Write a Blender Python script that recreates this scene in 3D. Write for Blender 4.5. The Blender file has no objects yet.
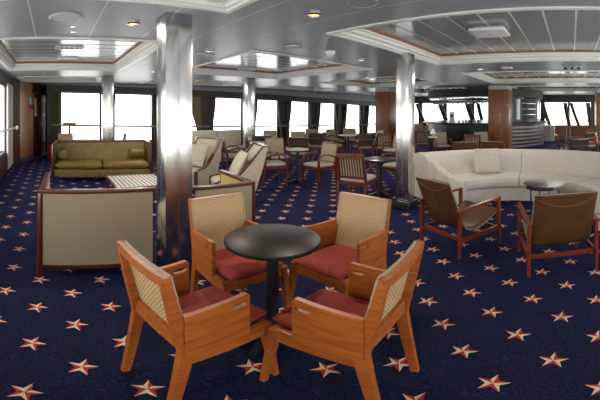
import bpy, bmesh, math, random
from mathutils import Vector, Matrix
random.seed(7)
C = bpy.context.scene.collection
PI = math.pi
H, FPX, YH = 1.5, 331.0, 111.5          # eye height, pixels per radian, horizon row of the panorama
A = math.radians(43)                     # the room is turned against the camera
U = (math.cos(A), math.sin(A)); V = (-math.sin(A), math.cos(A))
CEIL = 2.38
ROT_U = A - PI / 2                       # rotz that turns a thing's front (+y) to +u
ROT_V = A                                # front to +v

def R(s, t, z=0.0): return Vector((s * U[0] + t * V[0], s * U[1] + t * V[1], z))
def polar(px, r, z=0.0):
    th = (px - 300) / FPX
    return Vector((r * math.sin(th), r * math.cos(th), z))
def at(px, py, z=0.0):
    r = (H - z) / math.tan((py - YH) / FPX)
    return polar(px, r, z)
def facing(fx, fy): return math.atan2(fy, fx) - PI / 2

# ------------------------------------------------------------------ materials
MATS = {}
def mat(name, col, rough=0.5, metal=0.0, spec=0.5, coat=0.0, noise=None, bump=None, sheen=0.0, emit=None):
    m = bpy.data.materials.new(name); m.use_nodes = True
    nt = m.node_tree; b = nt.nodes['Principled BSDF']
    b.inputs['Base Color'].default_value = (*col, 1); b.inputs['Roughness'].default_value = rough
    b.inputs['Metallic'].default_value = metal; b.inputs['Specular IOR Level'].default_value = spec
    b.inputs['Coat Weight'].default_value = coat
    if sheen: b.inputs['Sheen Weight'].default_value = sheen
    if emit:
        b.inputs['Emission Color'].default_value = (*emit[0], 1); b.inputs['Emission Strength'].default_value = emit[1]
    tc = None
    if noise or bump: tc = nt.nodes.new('ShaderNodeTexCoord')
    if noise:                                   # (second colour, scale xyz, detail)
        c2, sc, det = noise
        mp = nt.nodes.new('ShaderNodeMapping'); mp.inputs['Scale'].default_value = sc
        nz = nt.nodes.new('ShaderNodeTexNoise'); nz.inputs['Scale'].default_value = 1; nz.inputs['Detail'].default_value = det
        rp = nt.nodes.new('ShaderNodeValToRGB')
        rp.color_ramp.elements[0].position = .35; rp.color_ramp.elements[0].color = (*col, 1)
        rp.color_ramp.elements[1].position = .65; rp.color_ramp.elements[1].color = (*c2, 1)
        nt.links.new(tc.outputs['Object'], mp.inputs[0]); nt.links.new(mp.outputs[0], nz.inputs['Vector'])
        nt.links.new(nz.outputs[0], rp.inputs[0]); nt.links.new(rp.outputs[0], b.inputs['Base Color'])
    if bump:                                    # (scale, strength)
        nb = nt.nodes.new('ShaderNodeTexNoise'); nb.inputs['Scale'].default_value = bump[0]; nb.inputs['Detail'].default_value = 3
        bp = nt.nodes.new('ShaderNodeBump'); bp.inputs['Strength'].default_value = bump[1]; bp.inputs['Distance'].default_value = .01
        nt.links.new(tc.outputs['Object'], nb.inputs['Vector']); nt.links.new(nb.outputs[0], bp.inputs['Height'])
        nt.links.new(bp.outputs[0], b.inputs['Normal'])
    MATS[name] = m
    return m

oak = mat('oak', (.26, .064, .009), .4, coat=.1, noise=((.40, .11, .018), (4, 4, 42), 5))
oak_h = mat('oak_long_grain', (.27, .066, .009), .4, coat=.1, noise=((.42, .118, .019), (30, 4, 45), 5))
mahog = mat('mahogany', (.055, .009, .005), .32, coat=.2, noise=((.085, .016, .008), (12, 12, 60), 4))
mahog_dark = mat('dark_mahogany', (.045, .010, .006), .35, coat=.2, noise=((.075, .018, .010), (12, 12, 50), 4))
teak = mat('red_teak', (.14, .022, .007), .3, coat=.3, noise=((.22, .04, .013), (10, 10, 50), 4))
red_fab = mat('red_cloth', (.20, .017, .011), .85, noise=((.27, .026, .017), (14, 14, 14), 3), bump=(9, .5), sheen=.0)
edge_fab = mat('cane_edge', (.36, .27, .20), .6)
black = mat('black_table', (.008, .007, .006), .36, spec=.12, noise=((.022, .017, .012), (9, 9, 9), 5))
black_iron = mat('black_iron', (.010, .011, .014), .4)
steel = mat('brushed_steel', (.60, .60, .60), .21, metal=1.0)
chrome = mat('chrome', (.75, .75, .76), .12, metal=1.0)
steel_seam = mat('steel_seam', (.25, .25, .26), .4, metal=1.0)
ceil_m = mat('ceiling_panel', (.255, .275, .31), .36, spec=.35)
ceil_in = mat('ceiling_slat', (.28, .295, .31), .15, spec=.5)
seam_m = mat('ceiling_seam', (.62, .63, .65), .4)
cornice = mat('cornice_white', (.72, .72, .70), .35)
cornice_wood = mat('cornice_wood', (.30, .12, .03), .4)
white_m = mat('white_paint', (.75, .75, .74), .4)
disc_grey = mat('speaker_grey', (.42, .44, .47), .45)
carpet_cream = mat('carpet_cream', (.54, .42, .29), .95, spec=.1)
carpet_red = mat('carpet_red', (.30, .028, .026), .95, spec=.1)
beige = mat('beige_weave', (.25, .205, .135), .9, noise=((.31, .258, .172), (150, 150, 150), 2), spec=.2)
cream_fab = mat('cream_fabric', (.37, .335, .26), .9, noise=((.43, .395, .315), (30, 30, 30), 3), spec=.2)
yellow_fab = mat('mustard_fabric', (.42, .30, .10), .9, spec=.2)
sofa_fab = mat('pale_grey_fabric', (.52, .485, .435), .9, noise=((.60, .565, .515), (45, 45, 45), 4), bump=(6, .15), spec=.2)
cush_fab = mat('pillow_fabric', (.50, .45, .40), .9, noise=((.60, .55, .50), (40, 40, 40), 4), spec=.2)
grey_fab = mat('grey_seat_fabric', (.33, .32, .29), .9, spec=.2)
dark_fab = mat('dark_brown_fabric', (.045, .036, .028), .85, spec=.2)
maroon = mat('maroon_fabric', (.055, .012, .012), .7)
green = mat('olive_leather', (.125, .082, .014), .42, noise=((.18, .125, .026), (10, 10, 10), 4), bump=(14, .35))
leather = mat('brown_leather', (.090, .036, .013), .36, noise=((.118, .050, .019), (8, 8, 8), 4), bump=(40, .12))
piping = mat('pale_piping', (.32, .29, .25), .5)
curtain_m = mat('brown_curtain', (.15, .13, .11), .9)
curtain_t = mat('tan_curtain', (.30, .245, .16), .9)
curtain_g = mat('grey_curtain', (.50, .50, .49), .9)
wood_panel = mat('veneer', (.36, .165, .07), .38, coat=.15, noise=((.43, .21, .095), (9, 9, 1.2), 4))
wood_dark = mat('dark_veneer', (.075, .03, .014), .4, noise=((.11, .045, .02), (9, 9, 1.2), 4))
wood_pillar = mat('pillar_veneer', (.19, .06, .018), .38, coat=.15, noise=((.25, .088, .028), (14, 14, .8), 3))
header_m = mat('dark_header', (.040, .022, .016), .5)
door_red = mat('door_mahogany', (.13, .028, .02), .35, coat=.2)
kick = mat('steel_skirting', (.45, .45, .46), .3, metal=.9)
wall_cream = mat('cream_wall', (.55, .52, .45), .7)
ext_red = mat('extinguisher_red', (.45, .015, .012), .35)
teal = mat('notice_teal', (.32, .48, .52), .5)
bar_black = mat('bar_black', (.010, .010, .011), .3, spec=.35)
bulb = mat('downlight_bulb', (.9, .35, .12), .4, emit=((1.0, .35, .12), 2.0))
hole = mat('shadow_grille', (.02, .02, .022), .6)
bar_glass = mat('cabinet_glass', (.30, .42, .48), .1, spec=.8)

def glass_mat():
    m = bpy.data.materials.new('window_glass'); m.use_nodes = True; nt = m.node_tree; nt.nodes.clear()
    o = nt.nodes.new('ShaderNodeOutputMaterial'); mx = nt.nodes.new('ShaderNodeMixShader')
    tr = nt.nodes.new('ShaderNodeBsdfTransparent'); gl = nt.nodes.new('ShaderNodeBsdfGlossy'); gl.inputs['Roughness'].default_value = .02
    tr.inputs['Color'].default_value = (.95, .97, .97, 1)
    mx.inputs[0].default_value = .05
    nt.links.new(tr.outputs[0], mx.inputs[1]); nt.links.new(gl.outputs[0], mx.inputs[2])
    nt.links.new(mx.outputs[0], o.inputs[0]); return m
glass = glass_mat()

def carpet_mat():
    m = bpy.data.materials.new('navy_carpet'); m.use_nodes = True; nt = m.node_tree; b = nt.nodes['Principled BSDF']
    b.inputs['Roughness'].default_value = .95; b.inputs['Specular IOR Level'].default_value = .1
    b.inputs['Sheen Weight'].default_value = .14; b.inputs['Sheen Roughness'].default_value = .5; b.inputs['Sheen Tint'].default_value = (.10, .13, .75, 1)
    tc = nt.nodes.new('ShaderNodeTexCoord')
    nz = nt.nodes.new('ShaderNodeTexNoise'); nz.inputs['Scale'].default_value = 7; nz.inputs['Detail'].default_value = 2.5
    mu = nt.nodes.new('ShaderNodeMath'); mu.operation = 'MULTIPLY'; mu.inputs[1].default_value = 14
    fr = nt.nodes.new('ShaderNodeMath'); fr.operation = 'FRACT'
    rp = nt.nodes.new('ShaderNodeValToRGB'); e = rp.color_ramp.elements     # thin scroll lines: level curves of the noise
    e[0].position = .0; e[0].color = (.0062, .0064, .0135, 1); e[1].position = 1; e[1].color = (.0062, .0064, .0135, 1)
    for p, c in ((.36, (.0062, .0064, .0135, 1)), (.5, (.012, .017, .072, 1)), (.64, (.0062, .0064, .0135, 1))):
        n = e.new(p); n.color = c
    nt.links.new(tc.outputs['Object'], nz.inputs['Vector']); nt.links.new(nz.outputs[0], mu.inputs[0]); nt.links.new(mu.outputs[0], fr.inputs[0])
    nt.links.new(fr.outputs[0], rp.inputs[0]); nt.links.new(rp.outputs[0], b.inputs['Base Color'])
    return m
carpet = carpet_mat()

def cane_mat():
    m = bpy.data.materials.new('woven_cane'); m.use_nodes = True; nt = m.node_tree; b = nt.nodes['Principled BSDF']
    b.inputs['Roughness'].default_value = .55
    tc = nt.nodes.new('ShaderNodeTexCoord'); sp = nt.nodes.new('ShaderNodeSeparateXYZ'); nt.links.new(tc.outputs['Object'], sp.inputs[0])
    def s(out, k):
        a = nt.nodes.new('ShaderNodeMath'); a.operation = 'MULTIPLY'; a.inputs[1].default_value = k; nt.links.new(out, a.inputs[0])
        c = nt.nodes.new('ShaderNodeMath'); c.operation = 'SINE'; nt.links.new(a.outputs[0], c.inputs[0]); return c.outputs[0]
    pr = nt.nodes.new('ShaderNodeMath'); pr.operation = 'MULTIPLY'
    nt.links.new(s(sp.outputs[0], 2 * PI / .024), pr.inputs[0]); nt.links.new(s(sp.outputs[2], 2 * PI / .024), pr.inputs[1])
    rp = nt.nodes.new('ShaderNodeValToRGB'); e = rp.color_ramp.elements
    e[0].position = .25; e[0].color = (.56, .38, .20, 1); e[1].position = .75; e[1].color = (.27, .15, .065, 1)
    ad = nt.nodes.new('ShaderNodeMath'); ad.operation = 'ADD'; ad.inputs[1].default_value = .3; nt.links.new(pr.outputs[0], ad.inputs[0])
    nt.links.new(ad.outputs[0], rp.inputs[0]); nt.links.new(rp.outputs[0], b.inputs['Base Color'])
    bp = nt.nodes.new('ShaderNodeBump'); bp.inputs['Strength'].default_value = .4; bp.inputs['Distance'].default_value = .003; bp.invert = True
    nt.links.new(pr.outputs[0], bp.inputs['Height']); nt.links.new(bp.outputs[0], b.inputs['Normal'])
    return m
cane = cane_mat()

def lattice_mat():
    m = bpy.data.materials.new('woven_lattice'); m.use_nodes = True; nt = m.node_tree; b = nt.nodes['Principled BSDF']
    b.inputs['Roughness'].default_value = .5
    tc = nt.nodes.new('ShaderNodeTexCoord'); ck = nt.nodes.new('ShaderNodeTexChecker'); ck.inputs['Scale'].default_value = 22
    mp = nt.nodes.new('ShaderNodeMapping'); mp.inputs['Rotation'].default_value = (0, 0, PI / 4)
    ck.inputs['Color1'].default_value = (.72, .70, .66, 1); ck.inputs['Color2'].default_value = (.03, .025, .02, 1)
    nt.links.new(tc.outputs['Object'], mp.inputs[0]); nt.links.new(mp.outputs[0], ck.inputs[0]); nt.links.new(ck.outputs[0], b.inputs['Base Color'])
    return m
lattice = lattice_mat()

# ------------------------------------------------------------------ mesh builder
class MB:
    def __init__(self): self.bm = bmesh.new(); self.mi = 0
    def face(self, pts):
        f = self.bm.faces.new([self.bm.verts.new(p) for p in pts]); f.material_index = self.mi; return f
    def _add(self, verts, faces):
        vs = [self.bm.verts.new(v) for v in verts]
        for f in faces:
            try:
                fc = self.bm.faces.new([vs[i] for i in f]); fc.material_index = self.mi
            except ValueError: pass
        return vs
    def box(self, x0, x1, y0, y1, z0, z1, bev=0.0, M=None):
        b2 = bmesh.new()
        bmesh.ops.create_cube(b2, size=1)
        for v in b2.verts: v.co = Vector(((x0 + x1) / 2 + v.co.x * (x1 - x0), (y0 + y1) / 2 + v.co.y * (y1 - y0), (z0 + z1) / 2 + v.co.z * (z1 - z0)))
        if bev: bmesh.ops.bevel(b2, geom=b2.edges[:], offset=bev, segments=2, profile=.6, affect='EDGES')
        self._merge(b2, M); return self
    def _merge(self, b2, M=None):
        b2.verts.index_update()
        vs = [self.bm.verts.new(M @ v.co if M else v.co) for v in b2.verts]
        for f in b2.faces:
            fc = self.bm.faces.new([vs[v.index] for v in f.verts]); fc.material_index = self.mi
        b2.free()
    def bar(self, p, q, w, h, up=(0, 0, 1), w2=None, h2=None):      # rectangular bar from p to q, tapering
        self.sweep([p, q], [(w, h), (w2 or w, h2 or h)], up); return self
    def sweep(self, path, wh, up=(0, 0, 1)):
        path = [Vector(p) for p in path]; up = Vector(up); rings = []
        if not isinstance(wh, list): wh = [wh] * len(path)
        for i, p in enumerate(path):
            d = (path[min(i + 1, len(path) - 1)] - path[max(i - 1, 0)]).normalized()
            sx = d.cross(up)
            if sx.length < 1e-4: sx = d.cross(Vector((0, 1, 0)))
            sx.normalize(); sy = sx.cross(d).normalized(); w, h = wh[i]
            rings.append([p + sx * w / 2 * a + sy * h / 2 * b for a, b in ((-1, -1), (1, -1), (1, 1), (-1, 1))])
        self.loft(rings); return self
    def tube(self, path, r, n=8, up=(0, 0, 1)):
        path = [Vector(p) for p in path]; up = Vector(up); rings = []
        rr = r if isinstance(r, list) else [r] * len(path)
        for i, p in enumerate(path):
            d = (path[min(i + 1, len(path) - 1)] - path[max(i - 1, 0)]).normalized()
            sx = d.cross(up)
            if sx.length < 1e-3: sx = d.cross(Vector((1, 0, 0)))
            sx.normalize(); sy = sx.cross(d).normalized()
            rings.append([p + (sx * math.cos(2 * PI * k / n) + sy * math.sin(2 * PI * k / n)) * rr[i] for k in range(n)])
        self.loft(rings); return self
    def loft(self, rings, cap=True, closed=True):
        n = len(rings[0]); vs = [p for r in rings for p in r]; fs = []
        for i in range(len(rings) - 1):
            for k in range(n if closed else n - 1):
                fs.append((i * n + k, i * n + (k + 1) % n, (i + 1) * n + (k + 1) % n, (i + 1) * n + k))
        if cap and closed: fs.append(tuple(range(n - 1, -1, -1))); fs.append(tuple((len(rings) - 1) * n + k for k in range(n)))
        self._add(vs, fs); return self
    def lathe(self, prof, n=32, c=(0, 0)):                          # prof: (radius, z) from bottom to top
        rings = [[Vector((c[0] + r * math.cos(2 * PI * k / n), c[1] + r * math.sin(2 * PI * k / n), z)) for k in range(n)] for r, z in prof]
        self.loft(rings); return self
    def prism(self, pts, thick, M=None, hole=None):                 # outline in x,y extruded along z by thick
        b2 = bmesh.new(); ed = []
        for loop in [pts] + ([hole] if hole else []):
            vs = [b2.verts.new((p[0], p[1], 0)) for p in loop]
            ed += [b2.edges.new((vs[i], vs[(i + 1) % len(vs)])) for i in range(len(vs))]
        if hole: bmesh.ops.triangle_fill(b2, use_beauty=True, edges=ed)
        else: b2.faces.new(b2.verts[:])
        r = bmesh.ops.extrude_face_region(b2, geom=b2.faces[:])
        for v in r['geom']:
            if isinstance(v, bmesh.types.BMVert): v.co.z += thick
        bmesh.ops.recalc_face_normals(b2, faces=b2.faces[:])
        self._merge(b2, M); return self
    def pad(self, w, d, t, M=None, p=6, n=14, q=.5):                # puffed cushion, w x d, thickness t
        b2 = bmesh.new(); g = {}
        for sgn in (1, -1):
            for i in range(n + 1):
                for j in range(n + 1):
                    a = math.sin((2 * i / n - 1) * PI / 2); b = math.sin((2 * j / n - 1) * PI / 2)
                    h = (max(0, 1 - abs(a) ** p) * max(0, 1 - abs(b) ** p)) ** q
                    edge = i in (0, n) or j in (0, n)
                    key = (i, j, 0 if edge else sgn)
                    if key not in g: g[key] = b2.verts.new((a * w / 2, b * d / 2, sgn * t / 2 * h if not edge else 0))
        for sgn in (1, -1):
            K = lambda i, j: g[(i, j, 0 if (i in (0, n) or j in (0, n)) else sgn)]
            for i in range(n):
                for j in range(n):
                    vs = [K(i, j), K(i + 1, j), K(i + 1, j + 1), K(i, j + 1)]
                    b2.faces.new(vs if sgn > 0 else vs[::-1])
        self._merge(b2, M); return self
    def ball(self, c, r, n=12, sc=(1, 1, 1)):
        b2 = bmesh.new(); bmesh.ops.create_uvsphere(b2, u_segments=n, v_segments=n // 2 + 2, radius=r)
        for v in b2.verts: v.co = Vector((c[0] + v.co.x * sc[0], c[1] + v.co.y * sc[1], c[2] + v.co.z * sc[2]))
        self._merge(b2); return self
    def build(self, name, m, parent=None, smooth=True, label=None):
        me = bpy.data.meshes.new(name)
        bmesh.ops.recalc_face_normals(self.bm, faces=self.bm.faces[:])
        self.bm.to_mesh(me); self.bm.free()
        for x in (m if isinstance(m, (list, tuple)) else [m]): me.materials.append(x)
        if smooth:
            for p in me.polygons: p.use_smooth = True
            me.set_sharp_from_angle(angle=math.radians(38))
        o = bpy.data.objects.new(name, me); C.objects.link(o)
        if parent: o.parent = parent
        if label: o['label'] = label
        return o

def thing(name, label, cat, loc=(0, 0, 0), rotz=0.0, group=None):
    o = bpy.data.objects.new(name, None); o.empty_display_size = .1; C.objects.link(o)
    o.location = loc; o.rotation_euler = (0, 0, rotz); o['label'] = label; o['category'] = cat
    if group: o['group'] = group
    return o
def tag(o, label, cat, group=None, loc=None, rotz=None):
    o['label'] = label; o['category'] = cat
    if group: o['group'] = group
    if loc is not None: o.location = loc
    if rotz is not None: o.rotation_euler = (0, 0, rotz)
    return o
def struct(o): o['kind'] = 'structure'; return o
def dup(root, loc, rotz, label, group=None):
    r = root.copy(); C.objects.link(r); r.location = loc; r.rotation_euler = (0, 0, rotz); r['label'] = label
    if group: r['group'] = group
    for ch in list(root.children):
        c = ch.copy(); C.objects.link(c); c.parent = r
        for g in list(ch.children):
            d = g.copy(); C.objects.link(d); d.parent = c
    return r
def T(x=0, y=0, z=0): return Matrix.Translation((x, y, z))
def RX(a): return Matrix.Rotation(a, 4, 'X')
def RY(a): return Matrix.Rotation(a, 4, 'Y')
def RZ(a): return Matrix.Rotation(a, 4, 'Z')

# ------------------------------------------------------------------ carpeted floor with its stars
S_END, T_WIN, T_OPP, S_LEFT = 17.5, 10.6, -2.05, -1.12
mb = MB()
for a in ((S_LEFT - 1.2, S_END + .3, T_OPP - .2, T_WIN + 1.9),):
    mb.face([R(a[0], a[2]), R(a[1], a[2]), R(a[1], a[3]), R(a[0], a[3])])
B1 = Vector((.34227, -.01013, 0)); B2 = Vector((.03539, .32708, 0)); O0 = Vector((1.5953, 2.4546, .002))
FLAG = {39: 1, 111: 1, 183: 0, 255: 1, 327: 0}
for i in range(-60, 60):
    for j in range(-40, 60):
        c = O0 + B1 * i + B2 * j
        s = c.x * U[0] + c.y * U[1]; t = c.x * V[0] + c.y * V[1]
        r = math.hypot(c.x, c.y)
        if r > 15 or c.y < -1.0 or s < S_LEFT + .1 or t > T_WIN - .1 or t < T_OPP + .1 or s > S_END - .2: continue
        th = math.atan2(c.x, c.y)
        if abs(th) > 1.15 and r > 3: continue
        for a, ccw in FLAG.items():
            a = math.radians(a); tip = c + Vector((math.cos(a), math.sin(a), 0)) * .079
            for sg in (1, -1):
                n = a + sg * PI / 5
                mb.mi = 1 if (sg == 1) == bool(ccw) else 2
                q = c + Vector((math.cos(n), math.sin(n), 0)) * .033
                mb.face([c, tip, q] if sg == 1 else [c, q, tip])
struct(mb.build('floor', [carpet, carpet_cream, carpet_red], smooth=False))

# ------------------------------------------------------------------ ceiling with coffers
S_INT = [(-.85, 1.4), (2.72, 5.6), (7.1, 9.9), (11.4, 14.2)]
T_INT = [(-1.5, 2.4), (3.88, 6.9), (8.3, 9.8)]
sb = sorted([S_LEFT - 1.2, S_END + .3] + [x for p in S_INT for x in p]); tb = sorted([T_OPP - .2, T_WIN + 1.9] + [x for p in T_INT for x in p])
def ishole(s, t): return any(a < s < b for a, b in S_INT) and any(a < t < b for a, b in T_INT)
mb = MB()
for i in range(len(sb) - 1):
    for j in range(len(tb) - 1):
        if ishole((sb[i] + sb[i + 1]) / 2, (tb[j] + tb[j + 1]) / 2): continue
        mb.face([R(sb[i], tb[j], CEIL), R(sb[i], tb[j + 1], CEIL), R(sb[i + 1], tb[j + 1], CEIL), R(sb[i + 1], tb[j], CEIL)])
mb.mi = 2
x = -.18 - 3 * .61
while x < S_END:                                   # panel joints
    t = T_OPP
    for k in range(len(tb) - 1):
        t0, t1 = tb[k], tb[k + 1]
        if not ishole(x, (t0 + t1) / 2): mb.face([R(x - .006, t0, CEIL - .002), R(x - .006, t1, CEIL - .002), R(x + .006, t1, CEIL - .002), R(x + .006, t0, CEIL - .002)])
    x += .61
INN = .13; ZI = CEIL + .14
for a, b in S_INT:
    for c, d in T_INT:
        a2, b2, c2, d2 = a + INN, b - INN, c + INN, d - INN
        n = max(1, round((d2 - c2) / .32)); w = (d2 - c2) / n
        for k in range(n):
            mb.mi = 1; y0, y1 = c2 + k * w, c2 + (k + 1) * w
            mb.face([R(a2, y0 + .008, ZI), R(a2, y1 - .008, ZI), R(b2, y1 - .008, ZI), R(b2, y0 + .008, ZI)])
            mb.mi = 2; mb.face([R(a2, y0 - .011, ZI - .004), R(a2, y0 + .011, ZI - .004), R(b2, y0 + .011, ZI - .004), R(b2, y0 - .011, ZI - .004)])
        mb.mi = 1; mb.face([R(a, c, ZI + .05), R(a, d, ZI + .05), R(b, d, ZI + .05), R(b, c, ZI + .05)])
struct(mb.build('ceiling', [ceil_m, ceil_in, seam_m], smooth=False))
k = 0
for a, b in S_INT:
    for c, d in T_INT:
        k += 1; mb = MB()
        prof = [(-.05, -.001), (-.05, -.016), (.0, -.018), (.012, .0), (.03, .006), (.036, .04), (.075, .05), (.082, .085), (.105, .095), (.11, .115)]
        rings = [[R(a + o, c + o, CEIL + z), R(b - o, c + o, CEIL + z), R(b - o, d - o, CEIL + z), R(a + o, d - o, CEIL + z)] for o, z in prof]
        mb.loft(rings, cap=False)
        mb.mi = 1; rings = [[R(a + o, c + o, CEIL + z), R(b - o, c + o, CEIL + z), R(b - o, d - o, CEIL + z), R(a + o, d - o, CEIL + z)] for o, z in ((.11, .115), (.135, .118), (.135, .16))]
        mb.loft(rings, cap=False)
        struct(mb.build('trim_%d' % k, [cornice, cornice_wood], smooth=False))

# ------------------------------------------------------------------ long side with the windows
SL = -.0195                                        # the deck falls away towards the bow
def sz(s, z): return z + SL * (s - 1.0)
WPX = [(60.5, 100.5), (114, 152.5), (166, 206), (213, 242), (255, 278), (289, 309), (318.5, 335), (345, 360)]
WS = [tuple(T_WIN * math.tan((x - 300) / FPX + A) for x in p) for p in WPX]
WS[2] = (3.72, 5.02)
WS.append((14.95, 16.2)); 
Z0, Z1 = .55, 2.12                                 # sill and head of a window at s = 1
def wallpiece(mb, s0, s1, za, zb, t0=T_WIN, t1=T_WIN + .07, flat_top=None, flat_bot=None):
    zz = lambda s, z, fl: fl if fl is not None else sz(s, z)
    v = [R(s0, t0, zz(s0, za, flat_bot)), R(s1, t0, zz(s1, za, flat_bot)), R(s1, t1, zz(s1, za, flat_bot)), R(s0, t1, zz(s0, za, flat_bot))]
    w = [R(s0, t0, zz(s0, zb, flat_top)), R(s1, t0, zz(s1, zb, flat_top)), R(s1, t1, zz(s1, zb, flat_top)), R(s0, t1, zz(s0, zb, flat_top))]
    mb.loft([v, w])
mb = MB(); mb.mi = 0
edges = [-.15] + [x for p in WS for x in p] + [S_END]
for k in range(0, len(edges), 2): wallpiece(mb, edges[k], edges[k + 1], 0, Z1, flat_bot=0)
for p in WS: wallpiece(mb, p[0], p[1], 0, Z0, flat_bot=0)
mb.mi = 1; wallpiece(mb, -.15, S_END, Z1, 2.33, t0=T_WIN - .10)        # dark header box
mb.mi = 2; wallpiece(mb, -.15, S_END, 2.33, 3, t0=T_WIN - .04, flat_top=CEIL + .01)
struct(mb.build('wall_starboard', [header_m, header_m, ceil_m], smooth=False))
ORD = ['first', 'second', 'third', 'fourth', 'fifth', 'sixth', 'seventh', 'eighth', 'ninth']
for k, p in enumerate(WS):
    f = MB(); fr = .035
    for s0, s1, za, zb in ((p[0], p[0] + fr, Z0, Z1), (p[1] - fr, p[1], Z0, Z1), (p[0], p[1], Z0, Z0 + fr), (p[0], p[1], Z1 - fr, Z1)):
        wallpiece(f, s0, s1, za, zb, T_WIN + .01, T_WIN + .05)
    fo = struct(f.build('window_%d' % (k + 1), header_m, smooth=False))
    g = MB(); wallpiece(g, p[0] + fr, p[1] - fr, Z0 + fr, Z1 - fr, T_WIN + .03, T_WIN + .037); g.build('pane', glass, fo, smooth=False)

def curtain(s_at, lean, m, label, ztop=2.1, zbot=.35, wt=.34, wb=.16):
    mb = MB(); n = 14; rings = []
    for q in range(9):
        v = q / 8; z = sz(s_at, ztop + (zbot - ztop) * v); e = v * v * (3 - 2 * v)
        w = wt + (wb - wt) * min(1, e * 1.25); off = lean * min(1, 1.25 * e)
        row = []
        for k in range(2 * n + 1):
            x = (k / (2 * n) - .5) * w; y = .022 * math.cos(k * PI)
            row.append((s_at + off + x, T_WIN - .075 + y, z))
        rings.append(row)
    full = [[R(*p) for p in row] + [R(p[0], p[1] + .012, p[2]) for p in row[::-1]] for row in rings]
    mb.loft(full); return tag(mb.build('curtain', m), label, 'curtain', 'curtains along the side windows')
curtain(.13, .02, curtain_t, 'tan curtain at the left edge of the leftmost side window', wt=.26, wb=.24)
for k in range(len(WS) - 1):
    a, b = WS[k][1], WS[k + 1][0]; gap = b - a
    m1 = curtain_t if k == 2 else curtain_m
    if k != 2: curtain(a + .03, .10, curtain_m, 'brown curtain gathered at the right edge of the %s side window from the left' % ORD[k], wt=.22 if k > 2 else .12, wb=.10 if k > 2 else .18)
    else: curtain(a - .15, .18, m1, 'tan curtain swept back at the right edge of the third side window', wt=.42, wb=.16)
    curtain(b - .03, -.10, curtain_m, 'brown curtain gathered at the left edge of the %s side window from the left' % ORD[k + 1], wt=.22 if k > 1 else .14, wb=.10)

rail_m = mat('rail_grey', (.22, .22, .23), .5)
h = thing('handrail', 'long grey handrail running across the side windows', 'rail')
mb = MB(); mb.tube([R(.0, T_WIN - .30, sz(0, 1.06)), R(S_END - .6, T_WIN - .30, sz(S_END - .6, 1.06))], .030, 8); mb.build('rail', rail_m, h)
for k in range(len(WS) - 1):
    x = (WS[k][1] + WS[k + 1][0]) / 2
    mb = MB(); mb.tube([R(x, T_WIN, sz(x, 1.0)), R(x, T_WIN - .30, sz(x, 1.0)), R(x, T_WIN - .30, sz(x, 1.05))], .012, 6); mb.build('bracket', steel, h)

# ------------------------------------------------------------------ left wall, its window, corner panel and door
def wseg(mb, p, q, z0, z1, th=.12):                # wall piece between two plan points (s,t); thickness goes to the outside (left of travel)
    d = Vector((q[0] - p[0], q[1] - p[1])).normalized(); n = Vector((-d.y, d.x)) * th
    pts = [p, q, (q[0] + n.x, q[1] + n.y), (p[0] + n.x, p[1] + n.y)]
    mb.loft([[R(a, b, z0) for a, b in pts], [R(a, b, z1) for a, b in pts]])
LW = [(-1.4, .6), (1.2, 3.2), (3.6, 5.6), (6.1, 8.55)]
mb = MB(); mb.mi = 0
ed = [T_OPP] + [x for p in LW for x in p] + [9.2]
for k in range(0, len(ed), 2): wseg(mb, (S_LEFT, ed[k]), (S_LEFT, ed[k + 1]), 0, CEIL)
for p in LW: wseg(mb, (S_LEFT, p[0]), (S_LEFT, p[1]), 0, .45); wseg(mb, (S_LEFT, p[0]), (S_LEFT, p[1]), 2.17, CEIL)
mb.mi = 1; wseg(mb, (S_LEFT, 9.2), (-.90, 9.40), 0, CEIL)
mb.mi = 2; wseg(mb, (-.90, 9.40), (-.60, 10.30), 0, CEIL)
mb.mi = 1; wseg(mb, (-.60, 10.30), (-.20, 11.40), 2.08, CEIL); wseg(mb, (-.20, 11.40), (-.15, 10.6), 0, CEIL)
mb.mi = 3; wseg(mb, (-.895, 9.385), (-.585, 10.30), 0, .15, .02)
struct(mb.build('wall_left', [wood_dark, wood_dark, wood_panel, kick], smooth=False))
for k, p in enumerate(LW):
    f = MB()
    for t0, t1, z0, z1 in ((p[0], p[0] + .05, .45, 2.17), (p[1] - .05, p[1], .45, 2.17), (p[0], p[1], .45, .5), (p[0], p[1], 2.12, 2.17)):
        v = [R(S_LEFT - .08, t0, z0), R(S_LEFT - .08, t1, z0), R(S_LEFT - .03, t1, z0), R(S_LEFT - .03, t0, z0)]
        f.loft([v, [q + Vector((0, 0, z1 - z0)) for q in v]])
    fo = struct(f.build('window_%d' % (k + 10), header_m, smooth=False))
    g = MB(); v = [R(S_LEFT - .06, p[0] + .05, .5), R(S_LEFT - .06, p[1] - .05, .5), R(S_LEFT - .052, p[1] - .05, .5), R(S_LEFT - .052, p[0] + .05, .5)]
    g.loft([v, [q + Vector((0, 0, 1.62)) for q in v]]); g.build('pane', glass, fo, smooth=False)
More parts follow.
